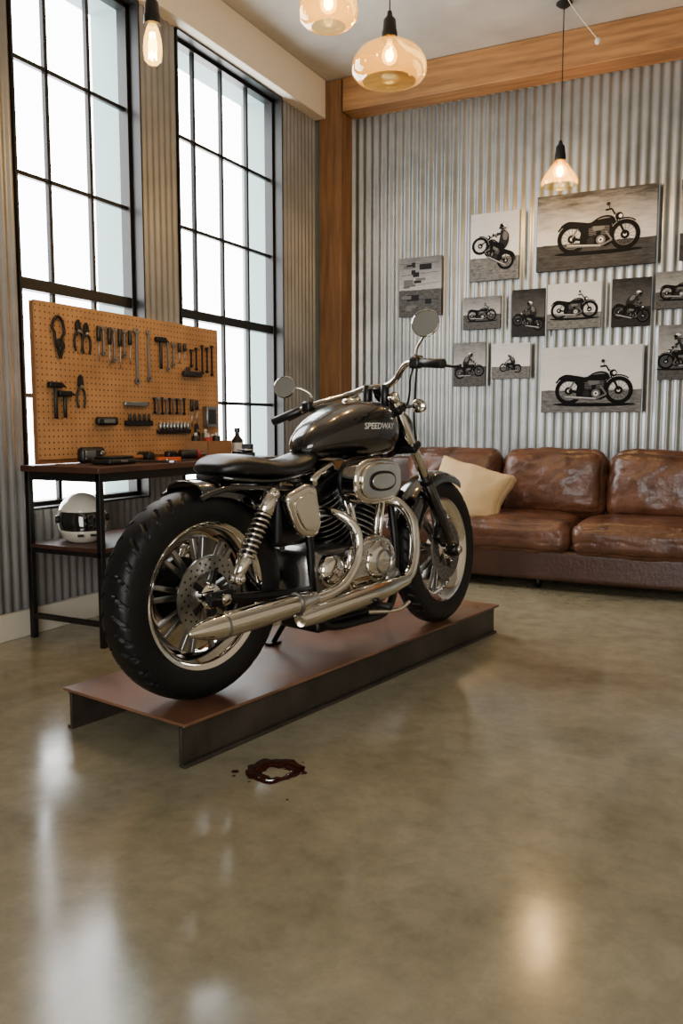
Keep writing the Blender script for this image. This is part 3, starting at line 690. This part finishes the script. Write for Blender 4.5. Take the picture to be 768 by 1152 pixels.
def hammer(y,z,L):
    a,b=T(y,z);cyl("hammer_handle",(.022,a,b+L*.4),(.022,a,b-L*.5),.009,woodh if L>.2 else blackpl,peg);box("hammer_head",(.022,a,b+L*.42),(.028,.085,.028),pegd,peg,bevel=.006);ext("hammer_claw",[(a+.04,b+L*.42+.012),(a+.07,b+L*.36),(a+.04,b+L*.42-.008)],.012,.03,pegd,peg,bevel=.001,plane='YZ');hook(a-.015,b+L*.34)
def pliers(y,z,L,m=pegd,hm=pegd):
    a,b=T(y,z);h=L/2
    for s in(-1,1):
        tube("pliers_handle",[(.018,a,b+h*.25),(.018,a+s*.022,b),(.018,a+s*.028,b-h*.5),(.018,a+s*.02,b-h)],.006,hm,peg,seg=8)
        shp([(a,b+h*.15),(a+s*.018,b+h*.35),(a+s*.014,b+h*.8),(a+s*.002,b+h),(a+s*.001,b+h*.4)],"pliers_jaw",m,.012,.012)
    cyl("pliers_pivot",(.010,a,b+h*.25),(.028,a,b+h*.25),.010,steel,peg,seg=12)
def loop(y,z,L,w=.026):
    a,b=T(y,z);h=L/2;pts=[(.018,a+w*math.sin(2*PI*i/24)*(1 if math.cos(2*PI*i/24)>0 else .6),b+h*math.cos(2*PI*i/24)) for i in range(25)]
    tube("snips_loop",pts,.007,pegd,peg,seg=8,smoothpath=False);box("snips_blade",(.018,a,b-h),(.008,.02,.03),pegd,peg,bevel=.002)
loop(3.085,1.50,.16,.040);loop(3.095,1.43,.08,.024)
pliers(3.22,1.50,.16,pegd,pegd);pliers(3.275,1.49,.16,pegd,pegd)
for i,(y,L) in enumerate([(3.36,.18),(3.40,.14),(3.44,.20),(3.48,.17),(3.52,.21),(3.56,.14),(3.60,.18)]): (wrench if i%2 else driver)(y,1.54-L/2+.02,L)
wrench(3.66,1.43,.29,.024);wrench(3.76,1.44,.27,.020);hammer(3.86,1.46,.18);wrench(3.93,1.45,.16);wrench(3.98,1.46,.13);driver(4.03,1.47,.12);driver(4.08,1.48,.10)
a,b=T(4.14,1.355);box("hand_plane",(.03,a,b),(.03,.17,.035),blackpl,peg,bevel=.008);box("hand_plane_knob",(.035,a-.05,b+.025),(.02,.03,.03),blackpl,peg,bevel=.008)
for y,L in((4.15,.10),(4.20,.13),(4.26,.17),(4.31,.15),(4.36,.18)): wrench(y,1.45,L,.013,pegd)
hammer(3.05,1.17,.18);hammer(3.11,1.15,.13)
pliers(3.225,1.22,.17,pegd,blackpl)
a,b=T(3.40,1.07);box("tape_measure",(.025,a,b),(.035,.15,.045),blackpl,peg,bevel=.012);box("tape_label",(.045,a,b),(.004,.08,.02),steel,peg,bevel=.001)
a,b=T(3.64,1.165);box("level_bar",(.02,a,b),(.018,.19,.026),steel,peg,bevel=.004)
a,b=T(3.66,1.06);box("chisel_rack",(.02,a,b),(.02,.22,.03),pegd,peg,bevel=.003)
for i in range(5): cyl("chisel_handle",(.024,a-.08+i*.04,b+.012),(.024,a-.08+i*.04,b+.05),.008,blackpl,peg,seg=12)
for i in range(9): wrench(3.80+i*.034,1.16,.085+.004*(i%3),.011,steel if i%2 else pegd)
driver(4.14,1.12,.17,blackpl);driver(4.19,1.13,.14,blackpl)
a,b=T(3.97,1.01);box("socket_rack",(.02,a,b),(.02,.30,.02),pegd,peg,bevel=.002)
for i in range(9): cyl("socket",(.024,a-.13+i*.032,b+.008),(.024,a-.13+i*.032,b+.055),.011,steel,peg,seg=12)
pliers(4.19,1.0,.12);
a,b=T(4.31,1.10);box("small_drawer",(.03,a,b),(.04,.10,.13),steel,peg,bevel=.004);box("drawer_label",(.052,a,b),(.003,.07,.09),blackpl,peg,bevel=.001)

t=G("cordless_tool_case",(-2.90,3.20,BT+.001),.1);box("case_body",(0,0,.014),(.12,.22,.028),blackpl,t,bevel=.010);box("case_latch",(.061,0,.016),(.006,.05,.012),steel,t,bevel=.002);box("case_lid",(0,0,.034),(.10,.19,.012),blackpl,t,bevel=.005)
t=G("bench_radio",(-3.07,3.22,BT+.003),.0);box("radio_body",(0,0,.04),(.05,.16,.08),blackpl,t,bevel=.016);box("radio_grille",(.026,-.03,.04),(.004,.07,.045),steel,t,bevel=.002);cyl("radio_dial",(.024,.05,.045),(.034,.05,.045),.016,steel,t)
t=G("adjustable_spanner",(-2.84,3.44,BT+.001),.3);ext("spanner_body",[(-.10,-.008),(.06,-.010),(.085,-.026),(.11,-.02),(.09,-.004),(.09,.004),(.11,.02),(.085,.026),(.06,.010),(-.10,.008)],0,.012,steel,t,plane='XY',bevel=.002);cyl("spanner_screw",(.065,-.012,.012),(.065,.012,.012),.007,steel,t)
t=G("utility_knife",(-2.86,3.58,BT+.001),1.2);ext("knife_body",[(-.07,-.012),(.05,-.014),(.075,0),(.05,.012),(-.07,.014)],0,.022,orangep,t,plane='XY',bevel=.004,rad=.006);box("knife_blade",(.085,0,.008),(.04,.012,.002),steel,t,bevel=0)
t=G("claw_mallet",(-2.98,3.46,BT+.001),1.4);cyl("mallet_handle",(-.12,0,.024),(.06,0,.024),.012,woodh,t);cyl("mallet_head",(.06,-.05,.026),(.06,.05,.026),.026,blackpl,t)
t=G("electric_drill",(-2.90,3.80,BT+.001),1.3);cyl("drill_body",(-.06,0,.03),(.05,0,.03),.026,blackpl,t);cyl("drill_nose",(.05,0,.03),(.075,0,.03),.024,redp,t);cyl("drill_chuck",(.075,0,.03),(.11,0,.03),.018,steel,t,r1=.012);box("drill_grip",(-.035,.06,.022),(.035,.11,.034),blackpl,t,bevel=.01);box("drill_battery",(-.035,.12,.024),(.06,.05,.046),blackpl,t,bevel=.008)
t=G("parts_carton",(-2.98,4.10,BT+.001),.05);multi("carton_walls",[b2(-.08,.08,-.13,-.126,0,.10),b2(-.08,.08,.126,.13,0,.10),b2(-.08,-.076,-.13,.13,0,.10),b2(.076,.08,-.13,.13,0,.10),b2(-.08,.08,-.13,.13,0,.005)],cardb,t)
for i,(x,y,h,m) in enumerate([(-.03,-.09,.13,blackpl),(.03,-.05,.12,redp),(-.02,0,.15,steel),(.03,.04,.13,blackpl),(-.03,.09,.12,orangep)]): cyl("spray_can",(x,y,.006),(x,y,h),.024,m,t);cyl("can_nozzle",(x,y,h),(x,y,h+.018),.010,white_dec,t)
t=G("solvent_bottle",(-2.95,4.36,BT+.001));lathe("bottle_body",[(0,0),(.034,0),(.036,.01),(.036,.10),(.014,.13),(.014,.15),(.018,.15),(.018,.175),(0,.175)],mat("bottle_dark",rgb(30,24,20),.2),t);lathe("bottle_label",[(.0365,.03),(.0365,.085)],white_dec,t)
t=G("vise_clamp",(-2.82,4.28,BT+.001),.4);box("clamp_base",(0,0,.015),(.08,.07,.03),pegd,t,bevel=.006);box("clamp_jaw",(0,.02,.055),(.06,.02,.05),pegd,t,bevel=.005);box("clamp_jaw_2",(0,-.03,.055),(.06,.018,.05),pegd,t,bevel=.005);cyl("clamp_screw",(0,-.09,.045),(0,.02,.045),.008,steel,t);cyl("clamp_handle",(-.05,-.085,.045),(.05,-.085,.045),.005,steel,t)

# ------------------------------------------------------------------ photo prints on the back wall
def pic_mat(nm,top,hor,gr,pos,gs=14):
    m=bpy.data.materials.new(nm);m.use_nodes=True;nt=m.node_tree;b=nt.nodes["Principled BSDF"];b.inputs["Roughness"].default_value=.7;b.inputs["Specular IOR Level"].default_value=.15
    tc=nt.nodes.new("ShaderNodeTexCoord");s=nt.nodes.new("ShaderNodeSeparateXYZ");nt.links.new(tc.outputs["Generated"],s.inputs[0])
    n=nt.nodes.new("ShaderNodeTexNoise");n.inputs["Scale"].default_value=3;n.inputs["Detail"].default_value=10;n.inputs["Roughness"].default_value=.65
    mp=nt.nodes.new("ShaderNodeMapping");mp.inputs["Scale"].default_value=(1.6,1,5);nt.links.new(tc.outputs["Generated"],mp.inputs[0]);nt.links.new(mp.outputs[0],n.inputs["Vector"])
    def mth(op,a,bb):
        q=nt.nodes.new("ShaderNodeMath");q.operation=op
        for k,xx in enumerate((a,bb)):
            if hasattr(xx,'is_linked'): nt.links.new(xx,q.inputs[k])
            else: q.inputs[k].default_value=xx
        return q.outputs[0]
    z=s.outputs[2]
    skyc=mth('ADD',mth('SUBTRACT',z,.35),mth('MULTIPLY',n.outputs["Fac"],.70))
    rs=nt.nodes.new("ShaderNodeValToRGB");nt.links.new(skyc,rs.inputs[0]);e=rs.color_ramp.elements
    e[0].position=pos;e[0].color=rgb(hor,hor*.99,hor*.97);e[1].position=1;e[1].color=rgb(top,top,top)
    g=nt.nodes.new("ShaderNodeTexNoise");g.inputs["Scale"].default_value=gs;g.inputs["Detail"].default_value=10;g.inputs["Roughness"].default_value=.8
    mp2=nt.nodes.new("ShaderNodeMapping");mp2.inputs["Scale"].default_value=(.6,1,3);nt.links.new(tc.outputs["Generated"],mp2.inputs[0]);nt.links.new(mp2.outputs[0],g.inputs["Vector"])
    rg=nt.nodes.new("ShaderNodeValToRGB");nt.links.new(g.outputs["Fac"],rg.inputs[0]);e=rg.color_ramp.elements
    e[0].position=.35;e[0].color=rgb(gr*.4,gr*.4,gr*.4);e[1].position=.66;e[1].color=rgb(gr*1.35,gr*1.33,gr*1.3)
    edge=mth('GREATER_THAN',mth('ADD',z,mth('MULTIPLY',n.outputs["Fac"],.05)),pos+.025)
    mx=nt.nodes.new("ShaderNodeMix");mx.data_type='RGBA';nt.links.new(edge,mx.inputs[0]);nt.links.new(rg.outputs[0],mx.inputs[6]);nt.links.new(rs.outputs[0],mx.inputs[7])
    nt.links.new(mx.outputs[2],b.inputs["Base Color"]);return m
TONE={'k':mat("print_black_ink",rgb(5,5,6),.7,spec=.1),'d':mat("print_dark_ink",rgb(28,28,29),.7,spec=.1),'g':mat("print_grey_ink",rgb(88,88,87),.7,spec=.1),'w':mat("print_white_ink",rgb(200,200,198),.7,spec=.1)}
pms=[pic_mat("print_dusk",50,180,50,.34),pic_mat("print_light",170,200,92,.34),pic_mat("print_mid",90,150,66,.45),pic_mat("print_dark",24,70,30,.40)]
class Art:
    def __init__(s,par,w,y,dx,dz,flip=1,ang=0):
        s.par=par;s.w=w;s.y=y;s.dx=dx;s.dz=dz;s.f=flip;s.c=math.cos(ang);s.s=math.sin(ang);s.d={};s.k=0
    def X(s,p): return (s.dx+s.f*(p[0]*s.c-p[1]*s.s)*s.w,s.dz+(p[0]*s.s+p[1]*s.c)*s.w)
    def poly(s,t,pts,sm=False):
        if sm: pts=crc(pts)
        V,F=s.d.setdefault(t,([],[]));s.k+=1;yy=s.y-.00004*s.k;b=len(V)
        V+=[(q[0],yy,q[1]) for q in map(s.X,pts)];F.append(tuple(range(b,b+len(pts))))
    def ring(s,t,cx,cz,r0,r1,a0=0,a1=2*PI,n=30):
        V,F=s.d.setdefault(t,([],[]));s.k+=1;yy=s.y-.00004*s.k
        if r0<=0: s.poly(t,[(cx+r1*math.cos(2*PI*i/n),cz+r1*math.sin(2*PI*i/n)) for i in range(n)]);return
        b=len(V)
        for i in range(n+1):
            a=a0+(a1-a0)*i/n
            for r in(r0,r1):
                q=s.X((cx+r*math.cos(a),cz+r*math.sin(a)));V.append((q[0],yy,q[1]))
        for i in range(n): F.append((b+2*i,b+2*i+1,b+2*i+3,b+2*i+2))
    def line(s,t,p,q,w,w2=None):
        p=Vector(p);q=Vector(q);d=(q-p).normalized();n=Vector((-d.y,d.x));w2=w2 or w
        s.poly(t,[p+n*w/2,q+n*w2/2,q-n*w2/2,p-n*w/2])
    def done(s,nm):
        for t,(V,F) in s.d.items(): mk(nm+"_"+{'k':'black','d':'dark','g':'grey','w':'light'}[t],V,F,TONE[t],s.par,smooth=False)
def draw_bike(A,shadow=True):
    if shadow: A.poly('k',[(-.55,-.19),(-.3,-.215),(.2,-.22),(.52,-.2),(.5,-.175),(0,-.17),(-.4,-.168)],True)
    for c,r in((-.33,.190),(.34,.190)):
        A.ring('k',c,0,r-.055,r);A.ring('g',c,0,r-.062,r-.056)
        for i in range(14):
            a=PI*i/7;A.line('d',(c+.02*math.cos(a),.02*math.sin(a)),(c+(r-.06)*math.cos(a+.2),(r-.06)*math.sin(a+.2)),.006)
        A.ring('k',c,0,0,.055);A.ring('w',c,0,0,.022)
    A.ring('k',-.33,0,.196,.220,.7,2.6);A.ring('k',.34,0,.196,.214,.9,2.5)
    A.line('k',(-.33,0),(-.02,-.05),.035);A.line('k',(-.10,-.06),(.12,-.10),.06)
    A.poly('k',[(-.19,-.11),(.12,-.12),(.20,-.02),(.18,.12),(.12,.19),(-.14,.18),(-.22,.05)],True)
    A.poly('d',[(-.10,.0),(-.12,.13),(-.04,.15),(-.01,.01)]);A.poly('d',[(.03,.01),(.08,.15),(.16,.13),(.11,-.0)])
    for i in range(6):
        z=.03+i*.019;A.line('g',(-.115,z),(-.02,z+.008),.006);A.line('g',(.04,z+.006),(.145,z-.002),.006)
    A.ring('g',.04,-.04,0,.058);A.ring('w',.04,-.04,0,.032);A.ring('d',.04,-.04,0,.016);A.ring('d',-.09,-.045,0,.045);A.poly('g',[(-.05,.08),(.07,.09),(.07,.145),(-.05,.14)],True)
    A.line('g',(.10,.06),(.18,-.05),.022);A.line('g',(.18,-.05),(.04,-.115),.022);A.line('g',(.04,-.115),(-.40,-.085),.030,.040);A.line('w',(.04,-.108),(-.38,-.080),.008)
    A.line('g',(-.24,.15),(-.33,.01),.026)
    A.poly('k',[(-.48,.165),(-.38,.225),(-.22,.205),(-.10,.185),(-.05,.21),(-.07,.13),(-.22,.12),(-.38,.14)],True)
    A.poly('k',[(-.08,.150),(-.03,.225),(.08,.262),(.18,.245),(.22,.18),(.16,.14),(.02,.135)],True)
    A.poly('g',[(-.01,.215),(.08,.240),(.16,.228),(.08,.222)],True)
    A.line('g',(.205,.29),(.345,.0),.022);A.line('k',(.225,.235),(.345,.0),.030);A.line('w',(.232,.235),(.26,.175),.007)
    A.line('k',(.21,.26),(.17,.335),.020);A.line('k',(.17,.335),(.09,.325),.024);A.ring('k',.265,.235,0,.048);A.ring('w',.280,.235,0,.022);A.line('k',(.15,.33),(.13,.39),.008);A.ring('d',.125,.40,0,.024)
def draw_rider(A):
    A.poly('d',[(-.17,.18),(-.19,.34),(-.10,.50),(.02,.54),(.10,.50),(.05,.38),(-.02,.22)],True)
    A.poly('g',[(-.12,.38),(-.08,.49),(.0,.52),(.03,.46),(-.05,.36)],True)
    A.poly('k',[(-.17,.17),(-.12,.27),(.03,.25),(.15,.18),(.13,.12),(.0,.15)],True)
    A.line('k',(.12,.16),(.03,-.06),.075,.05);A.poly('d',[(.0,-.05),(.10,-.05),(.13,-.10),(.0,-.10)])
    A.line('d',(.03,.48),(.13,.36),.06,.045);A.line('g',(.13,.37),(.20,.33),.045,.035);A.ring('k',.20,.33,0,.026)
    A.ring('g',.09,.585,0,.078);A.poly('w',[(.02,.61),(.08,.655),(.14,.635),(.09,.60)],True);A.poly('k',[(.09,.60),(.17,.615),(.17,.555),(.12,.54)],True);A.poly('d',[(.05,.53),(.15,.50),(.16,.54),(.07,.555)],True)
PR=[(-1.57,-.75,2.42,.53,0,'b',.66,.02,-.055,1,0),(-2.07,-1.70,2.37,.49,1,'r',.92,-.01,-.05,-1,.55),(-2.65,-2.30,2.12,.45,2,'m',0,0,0,1,0),
(-2.12,-1.83,1.89,.24,2,'b',.75,0,-.02,1,0),(-1.74,-1.50,1.87,.34,3,'r',.95,0,-.07,-1,.25),(-1.48,-1.10,1.90,.32,1,'b',.84,0,-.03,1,0),
(-1.03,-.77,1.90,.33,3,'r',.95,0,-.08,1,-.2),(-.74,-.43,1.965,.25,2,'b',.8,0,-.02,1,0),(-2.19,-1.94,1.51,.33,2,'r',.9,0,-.06,1,.1),
(-1.89,-1.60,1.525,.26,1,'r',.55,0,-.055,-1,.1),(-1.51,-.81,1.375,.47,1,'b',.74,.02,-.08,1,0),(-.71,-.41,1.545,.37,2,'r',.95,0,-.06,-1,0),(-.60,-.20,2.42,.53,0,'b',.7,0,-.05,-1,0)]
for x0,x1,zc,h,mi,kind,wf,dx,dz,fl,ang in PR:
    w=x1-x0;y=6.214
    p=G("photo_print",((x0+x1)/2,y,zc))
    box("canvas",(0,0,0),(w,.024,h),pms[mi],p,bevel=.0015)
    if kind=='b': A=Art(p,w*wf,-.0128,dx,dz,fl,ang);draw_bike(A);A.done("motorcycle_print")
    elif kind=='r': A=Art(p,w*wf,-.0128,dx,dz,fl,ang);draw_bike(A,ang==0);draw_rider(A);A.done("rider_print")
    else:
        A=Art(p,1,-.0128,0,0)
        for i in range(16):
            cx=random.uniform(-.33,.33)*w;cz=random.uniform(-.42,.42)*h;a=random.uniform(.04,.15)*w;b=random.uniform(.015,.06)*h
            A.poly(random.choice('ggdd'),[(cx-a,cz-b),(cx+a,cz-b),(cx+a,cz+b),(cx-a,cz+b)])
        for i in range(5):
            z=(-.4+.2*i)*h;A.line('d',(-.45*w,z),(.45*w,z+random.uniform(-.03,.03)),.003)
        A.done("plan_print")

# ------------------------------------------------------------------ pendants
def pendant(name,x,y,zb,prof,bulb='globe',power=12,bs=1.0):
    g=G(name,(x,y,zb))
    cyl("cord",(0,0,.10),(0,0,H-zb-.012),.0035,blackpl,g,seg=8)
    lathe("canopy",[(0,-.03),(.02,-.03),(.05,-.008),(.05,0),(0,0)],blackpl,g,(0,0,H-zb-.002))
    lathe("socket",[(0,.115),(.010,.112),(.014,.09),(.028,.075),(.032,.03),(.036,.02),(.036,-.012),(0,-.012)],frame_b,g)
    if prof: lathe("glass_shade",prof,amber,g,seg=56,angle=60)
    if bulb=='globe':
        lathe("bulb",[(0,-.010),(.012,-.012),(.014,-.03),(.026*bs,-.055),(.032*bs,-.08),(.026*bs,-.105),(.012,-.118),(0,-.12)],bulbg,g,seg=28)
        pts=[(.009*math.cos(i*1.3),.009*math.sin(i*1.3),-.045-.0045*i) for i in range(14)]
        tube("filament",pts,.004,filament,g,seg=6,n=3)
        sph("filament_core",(0,0,-.078),.017*bs,bulbm,g,sc=(1,1,1.3),seg=14)
        lz=-.16
    else:
        lathe("bulb",[(0,-.010),(.018,-.012),(.026,-.03),(.037,-.07),(.040,-.12),(.036,-.155),(.020,-.172),(0,-.175)],bulbg,g,seg=28)
        for a in range(5):
            c,s=math.cos(a*2*PI/5)*.016,math.sin(a*2*PI/5)*.016
            cyl("filament",(c*.6,s*.6,-.045),(c,s,-.15),.0035,filament,g,seg=6)
        sph("filament_core",(0,0,-.10),.020,bulbo,g,sc=(1,1,2.3),seg=14)
        lz=-.21
    l=bpy.data.lights.new("lamp_glow",'POINT');l.energy=power;l.color=(1,.62,.25);l.shadow_soft_size=.03
    lo=bpy.data.objects.new("lamp_glow",l);lo.location=(0,0,lz);lo.parent=g;bpy.context.collection.objects.link(lo)
dome=[(.034,0),(.045,-.014),(.085,-.030),(.135,-.058),(.163,-.095),(.172,-.128),(.168,-.158),(.148,-.182),(.122,-.192)]
globe=[(.034,0),(.055,-.012),(.095,-.036),(.116,-.075),(.122,-.112),(.114,-.145),(.090,-.165),(.07,-.170)]
cone=[(.030,0),(.036,-.02),(.062,-.055),(.092,-.095),(.112,-.130),(.118,-.155),(.112,-.172)]
pendant("pendant_lamp",-1.62,3.66,2.80,dome,power=22,bs=1.15)
pendant("pendant_lamp",-1.68,3.18,2.835,globe,power=16,bs=1.15)
pendant("pendant_lamp",-1.29,5.65,2.765,cone,power=28,bs=1.5)
pendant("edison_pendant_bulb",-2.39,2.94,2.735,None,'tube',16)
hk=G("ceiling_cable",(-1.25,5.55,H-.002))
tube("wire",[(0,0,-.02),(.06,0,-.12),(.19,.0,-.30)],.003,plaster,hk,seg=6);sph("wire_plug",(.195,0,-.315),.02,plaster,hk,seg=12);lathe("wire_hook",[(0,0),(.02,0),(.02,-.02),(0,-.03)],blackpl,hk)

# ------------------------------------------------------------------ oil spill
oil=mat("spilled_oil",rgb(50,18,11),.05,coat=1)
V=[];F=[];n=72
sp=G("oil_spill",(-1.30,2.10,.0))
for i in range(n):
    a=2*PI*i/n
    ro=.088*(1+.22*noise.noise(Vector((math.cos(a)*1.6,math.sin(a)*1.6,3)))+.10*noise.noise(Vector((math.cos(a)*4,math.sin(a)*4,9))))
    ri=.040*(1+.35*noise.noise(Vector((math.cos(a)*1.8,math.sin(a)*1.8,7))))
    ox_,oy_=.014,-.014
    V+= [(ro*math.cos(a),ro*math.sin(a),.0008),((ro-.006)*math.cos(a),(ro-.006)*math.sin(a),.002),(ri*math.cos(a)+ox_,ri*math.sin(a)+oy_,.0018),((ri-.004)*math.cos(a)+ox_,(ri-.004)*math.sin(a)+oy_,.0008)]
for i in range(n):
    j=(i+1)%n
    for k in range(3): F.append((4*i+k,4*j+k,4*j+k+1,4*i+k+1))
mk("puddle_ring",V,F,oil,sp)
for x,y,r in((-.10,-.065,.012),(-.085,-.095,.006),(.09,.02,.012),(-.02,-.11,.005),(.14,-.16,.004),(.05,.085,.006)):
    lathe("droplet",[(0,.002),(r*.7,.0018),(r,.0006)],oil,sp,(x,y,0),(0,0,1),seg=16)

# ------------------------------------------------------------------ light
w=bpy.data.worlds.new("overcast_sky");bpy.context.scene.world=w;w.use_nodes=True
bg=w.node_tree.nodes["Background"];bg.inputs[0].default_value=(1,.985,.96,1);bg.inputs[1].default_value=14
def portal(nm,loc,rot,a,b):
    l=bpy.data.lights.new(nm,'AREA');l.shape='RECTANGLE';l.size=a;l.size_y=b;l.cycles.is_portal=True
    o=bpy.data.objects.new(nm,l);o.location=loc;o.rotation_euler=rot;bpy.context.collection.objects.link(o)
for i,wn in enumerate((W1,W2)): portal("window_portal",(XO-.02,(wn[0]+wn[1])/2,(ZS+ZT)/2),(0,-PI/2,0),ZT-ZS,wn[1]-wn[0])
portal("window_portal",((RW[0]+RW[1])/2,YR-.22,(RW[2]+RW[3])/2),(PI/2,0,0),RW[1]-RW[0],RW[3]-RW[2])  # portal for the added rear fill opening
# ------------------------------------------------------------------ camera
cd=bpy.data.cameras.new("camera");cam=bpy.data.objects.new("camera",cd);bpy.context.collection.objects.link(cam)
cam.location=(0,0,1.05);cam.rotation_euler=(PI/2-math.atan(98/940),0,math.radians(27))
cd.sensor_fit='VERTICAL';cd.sensor_height=36;cd.lens=36*940/1152;cd.clip_start=.05
bpy.context.scene.camera=cam
